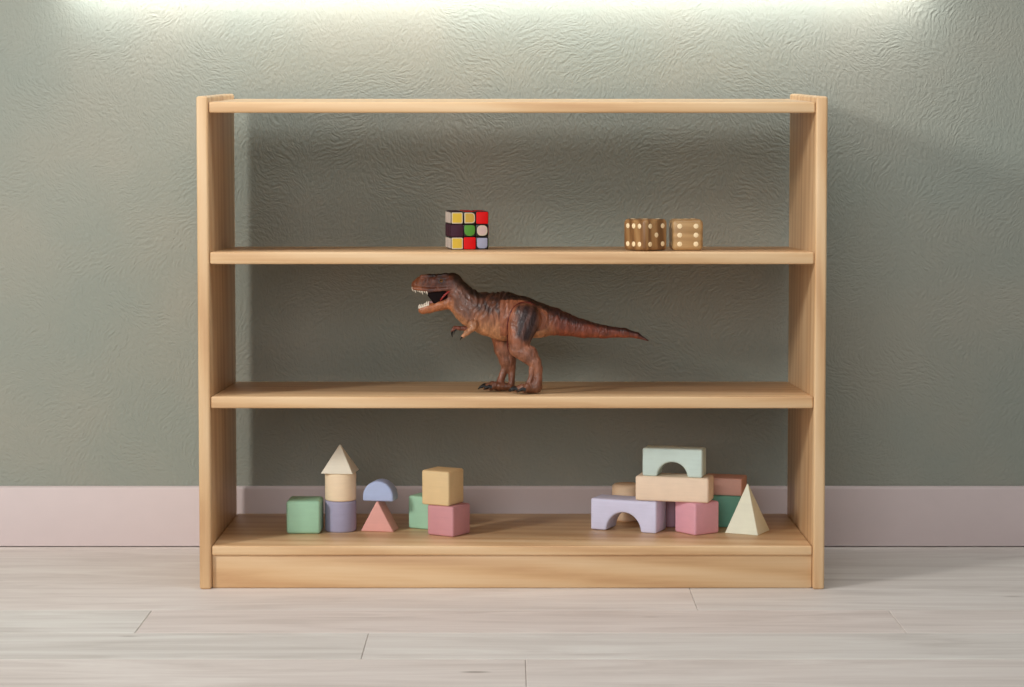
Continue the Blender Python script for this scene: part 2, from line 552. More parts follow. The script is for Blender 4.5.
# --- left group
p = on('bottom', 320.5, 534.2); a = 34.3 * mpp(p)
place_box('toy_block', M['green'], p, a, a, height(p, 501.0), 0.02, 'green wooden cube standing alone at the left end of the bottom shelf', bev=0.0045)

p = on('bottom', 339.7, 533.0); r = 15.7 * mpp(p)
c0 = Vector((p.x, p.y + r, p.z + SH['bottom'][1] * r))
h1 = height(p, 502.0)
o = obj('toy_block', cyl_bm(r, h1), M['lilac'], loc=c0); tag(o, 'purple-grey wooden cylinder, lowest of the round tower', 'toy block')
h2 = height(p, 473.8) - h1
o = obj('toy_block', cyl_bm(r, h2), M['cream'], loc=c0 + Vector((0, 0, h1))); tag(o, 'cream wooden cylinder in the middle of the round tower', 'toy block')
pa = 32.8 * mpp(p)
hz = at_y(339, 443.4, c0.y).z - (c0.z + h1 + h2)
o = obj('toy_block', pyramid_bm(pa, hz, 0.0012), M['ivory'], loc=c0 + Vector((-0.0006, 0, h1 + h2)), rotz=-0.14)
tag(o, 'ivory wooden pyramid on top of the round tower', 'toy block')

# coral triangular prism with a blue half-round balanced on its ridge
p = on('bottom', 393.5, 532.2)
w = 34.0 * mpp(p); phi = 0.2
hp = height(p, 502.4)
bm = prism_bm([(-w / 2, 0), (w / 2, 0), (0.0012, hp), (-0.0012, hp)], -0.016, 0.016, 0.0016, 3)
coral = place_box('toy_block', M['coral'], p, w, 0.032, hp, phi, 'coral pink wooden triangular prism under the blue half-round', bm=bm)
bw = 31.5 * mpp(p); bh = 20.0 * mpp(p)
pts = [(-bw / 2, 0), (bw / 2, 0)]
n = 28
pts = [(bw / 2 * math.cos(math.pi * k / n) * (1.0), 0.006 + (bh - 0.0055) * math.sin(math.pi * k / n)) for k in range(n + 1)]
pts = [(-bw / 2, 0.0), (bw / 2, 0.0)] + pts[0:]
bm = prism_bm(pts, -0.0145, 0.0145, 0.0026, 3)
ph2 = 0.2
o = obj('toy_block', bm, M['blue'], loc=(coral.location.x + 0.0006, coral.location.y + 0.002, coral.location.z + hp), rotz=-ph2)
tag(o, 'pale blue wooden half-round balanced on the coral prism', 'toy block')

# three cubes
p = on('bottom', 453.0, 537.5); a = 31.6 * mpp(p)
hr = height(p, 507.0)
rose = place_box('toy_block', M['rose'], p, a, a, hr, math.radians(33), 'dusky rose wooden cube carrying the butter yellow cube', bev=0.003)
q = at_y(448.8, 504.4, p.y + 0.003); q.z = p.z + hr
ab = 31.6 * mpp(q)
place_box('toy_block', M['butter'], q, ab, ab, at_y(512, 472.0, q.y).z - q.z, math.radians(28), 'butter yellow wooden cube stacked on the rose cube', bev=0.003)
p = on('bottom', 434.0, 530.4); a = 30 * mpp(p)
place_box('toy_block', M['green'], p, a, a, height(p, 497.6), math.radians(28), 'green wooden cube half hidden behind the rose cube', bev=0.003)

# --- right group
p = on('bottom', 656.2, 533.9); m_ = mpp(p); phi = math.radians(23)
w = 66.2 * m_ / (math.cos(phi) + 0.05 * math.sin(phi)); d = 0.042
hl = height(p, 502.2)
place_box('toy_block', M['lavender'], p, w, d, hl, phi, 'lavender wooden bridge block at the front left of the right pile', bm=arch_bm(w, d, hl, w * 0.52, hl * 0.60, 0.003))
lav = p.copy()

p = on('bottom', 695.0, 535.9); a = 32.0 * mpp(p)
hp_ = height(p, 503.8)
place_box('toy_block', M['pink'], p, a, a, hp_, math.radians(54), 'pink wooden cube at the front of the right pile', bev=0.003)
pk = p.copy()

# mauve cube behind, holding the plank up
p = on('bottom', 676.5, 527.6)
place_box('toy_block', M['mauve'], p, 0.043, 0.036, max(height(p, 499.8), 0.03), 0.1, 'mauve wooden cube behind the gap between lavender bridge and pink cube', bev=0.003)

# tan cylinder behind the bridge
p = on('bottom', 627.0, 522.5); r = 14.6 * mpp(p)
o = obj('toy_block', cyl_bm(r, height(p, 485.4), 0.006), M['tan'], loc=p + Vector((0, r, SH['bottom'][1] * r)))
tag(o, 'tan wooden cylinder standing behind the lavender bridge block', 'toy block')

# peach plank bridging bridge and pink cube
zpl = max(pk.z + hp_, lav.z + hl)
q = at_y(708.6, 502.4, pk.y + 0.002); q.z = zpl
phi = math.radians(15); m_ = mpp(q)
w = 72.6 * m_ / math.cos(phi); d = 0.042; hpl = 25.2 * m_
peach = place_box('toy_block', M['peach'], q, w, d, hpl, phi, 'long peach wooden brick lying across the pink cube', bev=0.0035)

q2 = at_y(702.2, 476.4, pk.y + 0.006); q2.z = zpl + hpl
phi = math.radians(15); m_ = mpp(q2)
w = 59.2 * m_ / math.cos(phi); d = 0.032; hm = 28.4 * m_
place_box('toy_block', M['mint'], q2, w, d, hm, phi, 'mint green wooden bridge block on top of the right pile', bm=arch_bm(w, d, hm, w * 0.50, hm * 0.52, 0.003))

p = on('bottom', 740.8, 527.8); ht = height(p, 496.2)
place_box('toy_block', M['teal'], p, 0.056, 0.034, ht, math.radians(6), 'dark green wooden cube under the terracotta brick', bev=0.0025)
q = Vector((at_y(741.4, 496, p.y - 0.002).x, p.y - 0.002, p.z + ht)); m_ = mpp(q)
place_box('toy_block', M['terracotta'], q, 0.058, 0.044, 17.6 * m_, math.radians(16), 'terracotta wooden brick lying on the dark green cube', bev=0.0025)

p = on('bottom', 758.0, 535.6); phi = math.radians(25.6)
a = 35.4 * mpp(p)
c0 = p + Matrix.Rotation(-phi, 3, 'Z') @ Vector((-a / 2, a / 2, 0))
hz = at_y(747.8, 482.2, c0.y).z - p.z
place_box('toy_block', M['lemon'], p, a, a, hz, phi, 'pale lemon wooden pyramid at the right end of the pile', bm=pyramid_bm(a, hz, 0.001))

# ------------------------------------------------------------------ puzzle cube
M['black'] = plain_mat('black_plastic', rgb(26, 22, 22), 0.35)
M['rim'] = plain_mat('sticker_edge', rgb(226, 214, 186), 0.4)
STK = {'yellow': rgb(236, 202, 74), 'mustard': rgb(216, 180, 82), 'red': rgb(232, 4, 8), 'plum': rgb(70, 34, 54),
       'green': rgb(92, 162, 62), 'shell': rgb(226, 200, 194), 'grey': rgb(176, 180, 206), 'white': rgb(226, 214, 204), 'blue': rgb(40, 70, 150)}
for k, c in STK.items():
    M['st_' + k] = plain_mat('sticker_' + k, c, 0.55, 0.3)


def rrect(w, h, r4, n=6):
    """rounded rectangle, four corner radii (tl, tr, br, bl)"""
    pts = []
    cs = ((-1, 1, math.pi / 2, r4[0]), (-1, -1, math.pi, r4[3]), (1, -1, 1.5 * math.pi, r4[2]), (1, 1, 0, r4[1]))
    for sx, sz, a0, r in cs:
        for k in range(n + 1):
            a = a0 + math.pi / 2 * k / n
            pts.append((sx * (w / 2 - r) + r * math.cos(a), sz * (h / 2 - r) + r * math.sin(a)))
    return pts


def sticker_bm(w, h, r4, th, rim):
    """tile facing -y; with a pale rim if rim"""
    bm = bmesh.new()
    outer = rrect(w, h, r4)
    k = 0.84 if rim else 0.95
    rings = [[bm.verts.new((x, 0.0004, z)) for x, z in outer], [bm.verts.new((x, -th * 0.7, z)) for x, z in outer],
             [bm.verts.new((x * k, -th, z * k)) for x, z in outer]]
    n = len(outer)
    for A, B in zip(rings, rings[1:]):
        for i in range(n):
            j = (i + 1) % n
            f = bm.faces.new((A[i], A[j], B[j], B[i])); f.material_index = 1
    f = bm.faces.new(rings[2]); f.material_index = 0
    f = bm.faces.new(rings[0][::-1]); f.material_index = 1
    return bm


p = on('upper', 450.9, 249.7); m_ = mpp(p)
phi = math.radians(9.5)
A_ = 37.0 * m_; 
Hc = height(p, 208.9)
A_ = (A_ * 1.0 + Hc) / 2 * 0.977
Rz = Matrix.Rotation(phi, 3, 'Z')
ctr = p + Rz @ Vector((A_ / 2, A_ / 2, 0))
# body: 27 small cubes moulded as one pattern
bm = bmesh.new()
c3 = A_ / 3
for i in range(3):
    for j in range(3):
        for k in range(3):
            if (i, j, k) == (1, 1, 1):
                continue
            t = box_bm(-A_ / 2 + i * c3, -A_ / 2 + (i + 1) * c3, -A_ / 2 + j * c3, -A_ / 2 + (j + 1) * c3, k * c3, (k + 1) * c3, 0.0012, 2)
            me = bpy.data.meshes.new('t'); t.to_mesh(me); t.free(); bm.from_mesh(me); bpy.data.meshes.remove(me)
cube = obj('puzzle_cube', bm, M['black'], loc=ctr, rotz=phi)
tag(cube, 'black twisting puzzle cube with coloured stickers on the second shelf from the top', 'puzzle cube')
q_ = c3 * 0.5
sq = (0.0018,) * 4; rd = (q_ * 0.78,) * 4
rr = (0.0016, q_ * 0.7, q_ * 0.55, 0.0016); rb = (q_ * 0.3, q_ * 0.5, q_ * 0.86, q_ * 0.86); rb2 = (0.0014, 0.0014, q_ * 0.6, q_ * 0.6)
front = [[('yellow', 1, sq, .88), ('mustard', 1, rr, .84), ('red', 0, sq, .94)],
         [('plum', 0, sq, .97), ('green', 0, rb, .84), ('shell', 1, rd, .82)],
         [('yellow', 1, sq, .9), ('red', 0, sq, .94), ('grey', 0, rb2, .82)]]
left = [[('white', 0, sq, .86)] * 3, [('plum', 0, sq, .97)] * 3, [('white', 0, sq, .8)] * 3]
top = [[('plum', 0, sq, .9), ('red', 0, sq, .9), ('plum', 0, sq, .9)], [('plum', 0, sq, .9), ('plum', 0, sq, .9), ('red', 0, sq, .9)],
       [('plum', 0, sq, .9), ('red', 0, sq, .9), ('plum', 0, sq, .9)]]
right = [[('green', 0, sq, .9), ('red', 0, sq, .9), ('blue', 0, sq, .9)], [('red', 0, sq, .9), ('red', 0, sq, .9), ('yellow', 0, sq, .9)],
         [('green', 0, sq, .9), ('white', 0, sq, .9), ('red', 0, sq, .9)]]
for face, rot, o0 in ((front, Matrix.Identity(3), (0, -A_ / 2, A_ / 2)), (left, Matrix.Rotation(-math.pi / 2, 3, 'Z'), (-A_ / 2, 0, A_ / 2)),
                      (right, Matrix.Rotation(math.pi / 2, 3, 'Z'), (A_ / 2, 0, A_ / 2)), (top, Matrix.Rotation(-math.pi / 2, 3, 'X'), (0, 0, A_))):
    for r_ in range(3):
        for c_ in range(3):
            cn, rim, rad, sc_ = face[r_][c_]
            if face is right or face is top:
                sc_ = 0.78
            bm = sticker_bm(c3 * sc_, c3 * sc_, tuple(v * sc_ for v in rad), 0.0005, rim)
            bmesh.ops.translate(bm, verts=bm.verts, vec=((c_ - 1) * c3, 0, (1 - r_) * c3))
            bmesh.ops.transform(bm, matrix=rot.to_4x4(), verts=bm.verts)
            bmesh.ops.translate(bm, verts=bm.verts, vec=o0)
            s_ = obj('sticker', bm, [M['st_' + cn], M['rim'] if rim else M['st_' + cn]], cube)

# ------------------------------------------------------------------ dice
M['walnut'] = wood_mat('walnut', 'Z', rgb(88, 58, 32), rgb(136, 98, 60), rgb(174, 136, 90), scale=2.2, rough=0.35)
M['oak'] = wood_mat('oak_die', 'X', rgb(150, 116, 72), rgb(176, 140, 94), rgb(192, 156, 108), scale=3.0, rough=0.35)
M['pip'] = plain_mat('cream_pip', rgb(246, 224, 182), 0.45)
PIPS = {1: [(0, 0)], 2: [(-1, 1), (1, -1)], 3: [(-1, 1), (0, 0), (1, -1)], 4: [(-1, 1), (1, 1), (-1, -1), (1, -1)],
        5: [(-1, 1), (1, 1), (0, 0), (-1, -1), (1, -1)], 6: [(-1, 1), (-1, 0), (-1, -1), (1, 1), (1, 0), (1, -1)],
        '3b': [(1, 1), (0, 0), (-1, -1)],
        '6h': [(-1, 1), (0, 1), (1, 1), (-1, -1), (0, -1), (1, -1)]}


def die(p, a, h, phi, mat, label, faces, pr):
    R = Matrix.Rotation(-phi, 3, 'Z')
    c = Vector(p) + R @ Vector((-a / 2, a / 2, 0))
    o = obj('wooden_die', box_bm(-a / 2, a / 2, -a / 2, a / 2, 0, h, 0.0055, 5), mat, loc=c, rotz=-phi)
    tag(o, label, 'die', 'pair of wooden dice')
    rots = {'front': (Matrix.Identity(3), (0, -a / 2, h / 2)), 'right': (Matrix.Rotation(math.pi / 2, 3, 'Z'), (a / 2, 0, h / 2)),
            'left': (Matrix.Rotation(-math.pi / 2, 3, 'Z'), (-a / 2, 0, h / 2)), 'top': (Matrix.Rotation(-math.pi / 2, 3, 'X'), (0, 0, h))}
    for fname, num in faces.items():
        R3, o0 = rots[fname]
        for x, z in PIPS[num]:
            prof = [(0, -0.0004), (pr, -0.0004), (pr, 0.0001), (pr * 0.85, 0.0003), (pr * 0.4, 0.0004), (0, 0.00045)]
            bm = lathe_bm(prof, 20)
            bmesh.ops.transform(bm, matrix=Matrix.Rotation(math.pi / 2, 4, 'X'), verts=bm.verts)   # faces -y
            bmesh.ops.translate(bm, verts=bm.verts, vec=(x * a * 0.265, 0, z * h * 0.285))
            bmesh.ops.transform(bm, matrix=R3.to_4x4(), verts=bm.verts)
            bmesh.ops.translate(bm, verts=bm.verts, vec=o0)
            obj('pip', bm, M['pip'], o)


p = on('upper', 644.6, 251.4); a = 32.4 * mpp(p)
die(p, a, height(p, 219.6), math.radians(50), M['walnut'], 'darker brown wooden die turned corner-on, left one of the pair', {'front': '6h', 'right': 5, 'top': '3b', 'left': 4}, 0.0034)
p = on('upper', 703.2, 250.8); a = 31.0 * mpp(p)
die(p, a, height(p, 219.4), math.radians(-3), M['oak'], 'lighter brown wooden die showing six squarely, right one of the pair', {'front': 6, 'right': 5, 'top': '3b', 'left': 4}, 0.0034)

# ------------------------------------------------------------------ toy dinosaur
# Modelled as one implicit body: tapered limbs and trunk blended together, meshed with surface nets.
S = 0.0003494                 # metres per modelling unit
STEP = 2.6
U0, U1, V0_, V1, W0, W1 = 20, 1000, 30, 545, -135, 125
U = np.arange(U0, U1, STEP, dtype=np.float32); V = np.arange(V0_, V1, STEP, dtype=np.float32); Wd = np.arange(W0, W1, STEP, dtype=np.float32)
fld = np.full((len(U), len(Wd), len(V)), 60.0, dtype=np.float32)


def seg(a, b, k=6.0, sub=False):
    """tapered limb from a to b; each end (u, v, w, r, ry)"""
    u1, v1, w1, r1, q1 = a; u2, v2, w2, r2, q2 = b
    rm = max(r1, r2, q1, q2) + 30
    iu = slice(*np.searchsorted(U, (min(u1, u2) - rm, max(u1, u2) + rm)))
    iv = slice(*np.searchsorted(V, (min(v1, v2) - rm, max(v1, v2) + rm)))
    iw = slice(*np.searchsorted(Wd, (min(w1, w2) - rm, max(w1, w2) + rm)))
    uu = U[iu][:, None, None]; ww = Wd[iw][None, :, None]; vv = V[iv][None, None, :]
    du, dv, dw = u2 - u1, v2 - v1, w2 - w1
    L2 = du * du + dv * dv + dw * dw + 1e-6
    h = np.clip(((uu - u1) * du + (vv - v1) * dv + (ww - w1) * dw) / L2, 0, 1)
    r = r1 + (r2 - r1) * h; q = q1 + (q2 - q1) * h
    d = np.sqrt((uu - u1 - h * du) ** 2 + (vv - v1 - h * dv) ** 2 + ((ww - w1 - h * dw) * (r / q)) ** 2) - r
    d = d * np.minimum(1.0, q / r) ** 0.5
    f = fld[iu, iw, iv]
    if sub:
        x = -d; hh = np.maximum(k - np.abs(f - x), 0) / k
        fld[iu, iw, iv] = np.maximum(f, x) + hh * hh * k * 0.25
    else:
        hh = np.maximum(k - np.abs(f - d), 0) / k
        fld[iu, iw, iv] = np.minimum(f, d) - hh * hh * k * 0.25


def chain(pts, k=6.0):
    for a, b in zip(pts, pts[1:]):
        seg(a, b, k)


# trunk, tail, neck
chain([(292, 195, 0, 69, 50), (350, 213, 0, 84, 62), (410, 221, 0, 95, 68), (480, 227, 0, 83, 60), (545, 237, 0, 68, 50), (600, 241, 0, 54, 41),
       (640, 251, 0, 46, 36), (720, 270, 0, 35, 29), (800, 282, 0, 25, 21), (880, 286, 0, 18, 15), (930, 296, 0, 11, 9), (974, 317, 0, 3, 3)], 8)
chain([(292, 195, 0, 69, 50), (240, 142, 0, 50, 39), (208, 96, 0, 42, 35)], 12)
# skull and snout
chain([(208, 93, 0, 42, 35), (160, 90, 0, 34, 31), (118, 90, 0, 34, 26), (88, 94, 0, 29, 22), (69, 100, 0, 21, 17)], 5)
seg((112, 118, 0, 12, 24), (96, 116, 0, 11, 22), 8)
seg((226, 128, 0, 34, 34), (220, 160, 0, 34, 30), 8)
for sg in (-1, 1):
    seg((154, 66, sg * 25, 8, 8), (184, 62, sg * 27, 10, 9), 5)         # brow ridge
    seg((140, 62, sg * 17, 5, 5), (88, 66, sg * 14, 7, 7), 5)          # nasal ridge
    seg((60, 112, sg * 16, 8, 7), (120, 121, sg * 24, 8, 6), 6)        # lip
    seg((120, 121, sg * 24, 8, 6), (200, 114, sg * 30, 9, 7), 6)
    seg((165, 84, sg * 37, 9, 7), (166, 84, sg * 37, 9, 7), 4, True)   # eye socket
    seg((72, 82, sg * 22, 4, 4), (74, 82, sg * 22, 4, 4), 2, True)     # nostril
# lower jaw and throat
seg((212, 168, 0, 28, 26), (246, 196, 0, 38, 34), 10)
chain([(214, 162, 0, 30, 27), (160, 179, 0, 20, 24), (118, 190, 0, 18.5, 21), (92, 197, 0, 16.5, 17)], 6)
# arms
chain([(290, 256, -46, 21, 15), (288, 270, -52, 13, 11), (266, 288, -56, 10, 9), (246, 307, -58, 5.5, 5.5)], 6)
chain([(290, 256, 44, 20, 15), (262, 268, 50, 10, 9), (216, 265, 50, 7, 7), (206, 278, 50, 6, 6)], 6)
# far leg
fw = 56
chain([(415, 285, 44, 64, 34), (412, 345, fw, 40, 30)], 14)
chain([(412, 345, fw, 40, 30), (424, 392, fw + 4, 32, 25), (430, 416, fw + 6, 26, 20)], 8)
chain([(416, 418, fw + 6, 15, 15), (398, 468, fw + 8, 14, 15), (392, 490, fw + 8, 17, 18)], 5)
chain([(440, 420, fw + 8, 15, 15), (440, 488, fw + 8, 12, 17)], 5)
chain([(434, 497, fw + 8, 14, 24), (392, 494, fw + 8, 17, 28)], 6)
# near leg
nw = -62
seg((490, 238, nw + 4, 65, 36), (470, 315, nw - 4, 44, 32), 5)
chain([(464, 350, nw - 4, 35, 28), (506, 374, nw - 6, 36, 27), (530, 405, nw - 8, 26, 22), (541, 428, nw - 8, 19, 19)], 4)
seg((470, 315, nw - 4, 43, 32), (460, 344, nw - 4, 32, 28), 4)
chain([(542, 426, nw - 8, 18, 18), (542, 468, nw - 10, 16, 17), (537, 498, nw - 10, 22, 24)], 5)
chain([(518, 426, nw - 14, 11, 10), (516, 462, nw - 14, 10, 10), (506, 490, nw - 14, 13, 14)], 3)
chain([(536, 504, nw - 10, 20, 26), (505, 503, nw - 10, 19, 28)], 6)
# toes: far foot and near foot, three each, and their tips for the claws
tips = []
for base, ends in (((390, 497, fw + 8), ((358, 501, fw - 14), (336, 498, fw + 4), (340, 494, fw + 28))),
                   ((508, 508, nw - 10), ((490, 513, nw - 38), (460, 511, nw - 16), (456, 507, nw + 8)))):
    for e in ends:
        mid = ((base[0] + e[0]) / 2, min(base[1], e[1]) - 3, (base[2] + e[2] * 2) / 3)
        chain([(*base, 15, 13), (mid[0], mid[1] - 3, mid[2], 14, 12), (*e, 11, 10)], 5)
        tips.append(e)

# folds: thigh muscles, knee, elbow
for g in (((478, 300, -104), (486, 250, -112), (497, 200, -104)), ((502, 308, -100), (520, 270, -106), (528, 215, -98)),
          ((438, 352, -96), (462, 360, -102), (492, 346, -98)), ((516, 444, -96), (528, 470, -96), (526, 492, -98)),
          ((200, 150, -32), (206, 175, -34), (218, 205, -40))):
    for a_, b_ in zip(g, g[1:]):
        seg((*a_, 4.5, 6), (*b_, 4.5, 6), 7, True)
# wrinkles on the skin
uu = U[:, None, None]; vv = V[None, None, :]; ww = Wd[None, :, None]


def sstep(a, b, x):
    t = np.clip((x - a) / (b - a), 0, 1)
    return t * t * (3 - 2 * t)


wr = np.sin((uu * 0.26 + vv * 0.10 + 2.2 * np.sin(vv * 0.045 + uu * 0.031) + 1.5 * np.sin(uu * 0.07 - vv * 0.06))) * sstep(255, 300, uu) * (1 - sstep(415, 440, uu)) * (1 - sstep(230, 290, vv))
fld += (2.0 * wr).astype(np.float32)
wr = np.sin(uu * 0.26 + vv * 0.06 + 1.6 * np.sin(vv * 0.08 + uu * 0.05)) * sstep(550, 580, uu) * (1 - sstep(780, 860, uu))
fld += (0.6 * wr).astype(np.float32)
wr = np.sin(vv * 0.20 - uu * 0.24 + 1.8 * np.sin(uu * 0.06 + vv * 0.05)) * sstep(195, 225, uu) * (1 - sstep(270, 300, uu)) * sstep(110, 150, vv)
fld += (0.9 * wr).astype(np.float32)


def to_local(u, v, w):
    """modelling units -> metres; sideways offsets are seen from slightly above"""
    return np.stack([(u - 490) * S, w * S, (517.5 - v) * S - w * S * 0.087], -1)


def surface_nets(f):
    ins = f < 0
    nx, ny, nz = f.shape
    cnt = np.zeros((nx - 1, ny - 1, nz - 1), dtype=np.int8)
    for i in (0, 1):
        for j in (0, 1):
            for k in (0, 1):
                cnt += ins[i:nx - 1 + i, j:ny - 1 + j, k:nz - 1 + k]
    act = (cnt > 0) & (cnt < 8)
    idx = np.argwhere(act)
    vid = np.full(act.shape, -1, dtype=np.int64); vid[act] = np.arange(len(idx))
    corners = [(i, j, k) for i in (0, 1) for j in (0, 1) for k in (0, 1)]
    vals = {c: f[idx[:, 0] + c[0], idx[:, 1] + c[1], idx[:, 2] + c[2]] for c in corners}
    acc = np.zeros((len(idx), 3)); num = np.zeros(len(idx))
    for a in corners:
        for ax in range(3):
            if a[ax]:
                continue
            b = list(a); b[ax] = 1; b = tuple(b)
            va, vb = vals[a], vals[b]
            cr = (va < 0) != (vb < 0)
            t = np.where(cr, va / np.where(va == vb, 1, va - vb), 0)
            pt = np.tile(np.array(a, float), (len(idx), 1)); pt[:, ax] = t
            acc += pt * cr[:, None]; num += cr
    pos = idx + acc / num[:, None]
    quads = []
    for ax in range(3):
        o1, o2 = [(1, 2), (2, 0), (0, 1)][ax]
        s0 = [slice(None)] * 3; s1 = [slice(None)] * 3
        s0[ax] = slice(0, -1); s1[ax] = slice(1, None)
        ch = ins[tuple(s0)] != ins[tuple(s1)]
        e = np.argwhere(ch)
        ok = (e[:, o1] > 0) & (e[:, o2] > 0) & (e[:, o1] < f.shape[o1] - 1) & (e[:, o2] < f.shape[o2] - 1)
        e = e[ok]
        flip = ~ins[e[:, 0], e[:, 1], e[:, 2]]
        q = []
        for d1, d2 in ((1, 1), (0, 1), (0, 0), (1, 0)):
            c = e.copy(); c[:, o1] -= d1; c[:, o2] -= d2
            q.append(vid[c[:, 0], c[:, 1], c[:, 2]])
        q = np.stack(q, 1)
        q[flip] = q[flip][:, ::-1]
        quads.append(q)
    return pos, np.concatenate(quads)


pos, quads = surface_nets(fld)
vu = U0 + pos[:, 0] * STEP; vw = W0 + pos[:, 1] * STEP; vv_ = V0_ + pos[:, 2] * STEP
co = to_local(vu, vv_, vw)

# painted skin: dark back, orange-tan flanks, dark thigh patches, striped shoulders
pu = [40, 80, 130, 205, 240, 290, 350, 400, 450, 510, 570, 640, 720, 800, 880, 930, 980]
ptop = [95, 62, 55, 51, 66, 128, 128, 126, 136, 150, 182, 205, 235, 257, 268, 285, 316]
pbot = [200, 215, 205, 215, 245, 275, 300, 316, 320, 318, 300, 298, 305, 307, 304, 307, 322]
t = (vv_ - np.interp(vu, pu, ptop)) / (np.interp(vu, pu, pbot) - np.interp(vu, pu, ptop))


def C(r, g, b):
    return np.array([lin(r), lin(g), lin(b)])


def mixc(a, b, f):
    return a * (1 - f[:, None]) + b * f[:, None]


def ss(a, b, x):
    q = np.clip((x - a) / (b - a), 0, 1); return q * q * (3 - 2 * q)


def nz3(fr, seed):
    """cheap smooth noise from a few sine waves"""
    r = np.random.default_rng(seed); s = 0
    for _ in range(7):
        d = r.normal(size=3) * fr; s = s + np.sin(vu * d[0] + vv_ * d[1] + vw * d[2] + r.uniform(0, 6.28))
    return s / 3.7


n_a, n_b = nz3(0.045, 1), nz3(0.11, 2)
col = np.tile(C(182, 120, 82), (len(co), 1))
col = mixc(col, C(212, 152, 104), ss(0.55, 0.95, t + 0.10 * n_a))                # pale flank and belly
col = mixc(col, C(122, 78, 58), 0.9 * (1 - ss(0.32, 0.6, t + 0.12 * n_a)))      # brown back
col = mixc(col, C(52, 38, 38), 1 - ss(0.05, 0.24, t + 0.07 * n_b))               # dark ridge
# shoulder and flank stripes
st = 0.5 + 0.5 * np.sin(vu * 0.15 - vv_ * 0.03 + 2.6 * n_a + 1.0 * n_b)
msk = ss(290, 320, vu) * (1 - ss(425, 445, vu)) * (1 - ss(0.35, 0.7, t))
col = mixc(col, C(76, 52, 48), 0.75 * ss(0.55, 0.9, st) * msk)
# tail: red brown, mottled dark along the top
tl = ss(540, 640, vu)
tc_ = mixc(np.tile(C(146, 76, 50), (len(co), 1)), C(84, 48, 44), 1 - ss(0.22, 0.48, t + 0.12 * n_a + 0.06 * n_b))
tc_ = mixc(tc_, C(176, 92, 52), ss(0.6, 0.9, t + 0.1 * n_b) * 0.6)
tc_ = mixc(tc_, C(92, 56, 50), ss(925, 975, vu) * 0.7)
col = mixc(col, tc_, tl)
# neck grey brown, head red brown, lower jaw orange
nk = ss(190, 225, vu) * (1 - ss(270, 310, vu)) * (1 - ss(0.75, 1.0, t))
col = mixc(col, mixc(np.tile(C(140, 100, 84), (len(co), 1)), C(60, 46, 44), 1 - ss(0.1, 0.28, t + 0.06 * n_b)), 0.85 * nk)
hd = 1 - ss(195, 225, vu)
hc = mixc(np.tile(C(140, 84, 62), (len(co), 1)), C(176, 112, 74), 1 - ss(75, 120, vu))
hc = mixc(hc, C(98, 66, 64), ss(0.2, 0.7, n_a + 0.5) * ss(85, 105, vu) * (1 - ss(145, 165, vu)) * ss(75, 95, vv_) * 0.8)
hc = mixc(hc, C(60, 42, 42), (1 - ss(58, 72, vv_ + 4 * n_b)) * ss(95, 125, vu))
hc = mixc(hc, C(70, 44, 40), np.exp(-((vu - 165) ** 2 + (vv_ - 84) ** 2) / 260.0))
hc = mixc(hc, C(206, 132, 78), ss(150, 172, vv_))
hc = mixc(hc, C(60, 20, 20), ss(112, 124, vv_) * (1 - ss(155, 172, vv_)) * (np.abs(vw) < 20) * (vu < 195))
col = mixc(col, hc, hd)
# near and far thighs: orange front, dark patch with paler streaks
for sgn in (-1, 1):
    on_leg = (sgn * vw > 40) & (vu > 395) & (vu < 580) if sgn < 0 else (vw > 4) & (vu > 340) & (vu < 480) & (vv_ > 305)
    sh = 0 if sgn < 0 else -75
    x = vu - sh
    tm = on_leg & (vv_ > 160)
    th = ss(445, 470, x + 6 * n_b) * (1 - ss(530, 560, x)) * (1 - ss(300, 340, vv_ - (x - 480) * 0.35 + 8 * n_a)) * ss(168, 190, vv_)
    streak = ss(0.35, 0.85, 0.5 + 0.5 * np.sin((x - 0.35 * (300 - vv_)) * 0.16))
    c_th = mixc(np.tile(C(66, 46, 48), (len(co), 1)), C(132, 92, 80), 0.55 * streak)
    base = mixc(np.tile(C(184, 116, 78), (len(co), 1)), C(172, 116, 86), ss(320, 360, vv_))
    base = mixc(base, C(128, 76, 56), ss(440, 480, vv_) * 0.5)
    base = mixc(base, c_th, 0.95 * th)
    col = np.where(tm[:, None], base, col)
feet = ss(470, 500, vv_) * (vu < 580)
col = mixc(col, C(146, 98, 66), 0.6 * feet)
low = (vv_ > 330) & (vu < 580)
col = np.where(low[:, None], mixc(col, C(120, 72, 54), 0.35 * ss(-0.2, 0.8, n_a)), col)
farm = (vw > 38) & (vu < 285) & (vv_ > 250)
col = np.where(farm[:, None], C(150, 84, 56)[None], col)
col = col * (1 + 0.10 * n_b)[:, None]
lum = col @ np.array([.3, .6, .1])
col = np.clip(lum[:, None] + (col - lum[:, None]) * 0.84, 0, 1) ** 1.25 * 0.88

me = bpy.data.meshes.new('toy_dinosaur')
me.from_pydata(co.tolist(), [], quads.tolist()); me.update()
ca = me.color_attributes.new('skin', 'FLOAT_COLOR', 'POINT')
ca.data.foreach_set('color', np.concatenate([col, np.ones((len(col), 1))], 1).astype(np.float32).ravel())
for pg in me.polygons:
    pg.use_smooth = True
dino = bpy.data.objects.new('toy_dinosaur', me); COL.objects.link(dino)
m, nt, b = new_mat('dinosaur_skin')
L = nt.links.new
at = N(nt, 'ShaderNodeAttribute', attribute_name='skin')
tcn = nt.nodes.new('ShaderNodeTexCoord')
nn = N(nt, 'ShaderNodeTexNoise'); nn.inputs['Scale'].default_value = 260; nn.inputs['Detail'].default_value = 3
L(tcn.outputs['Object'], nn.inputs['Vector'])
mpn = nt.nodes.new('ShaderNodeMapping'); mpn.inputs['Scale'].default_value = (170, 120, 60); mpn.inputs['Rotation'].default_value = (0, 0.4, 0)
L(tcn.outputs['Object'], mpn.inputs['Vector'])
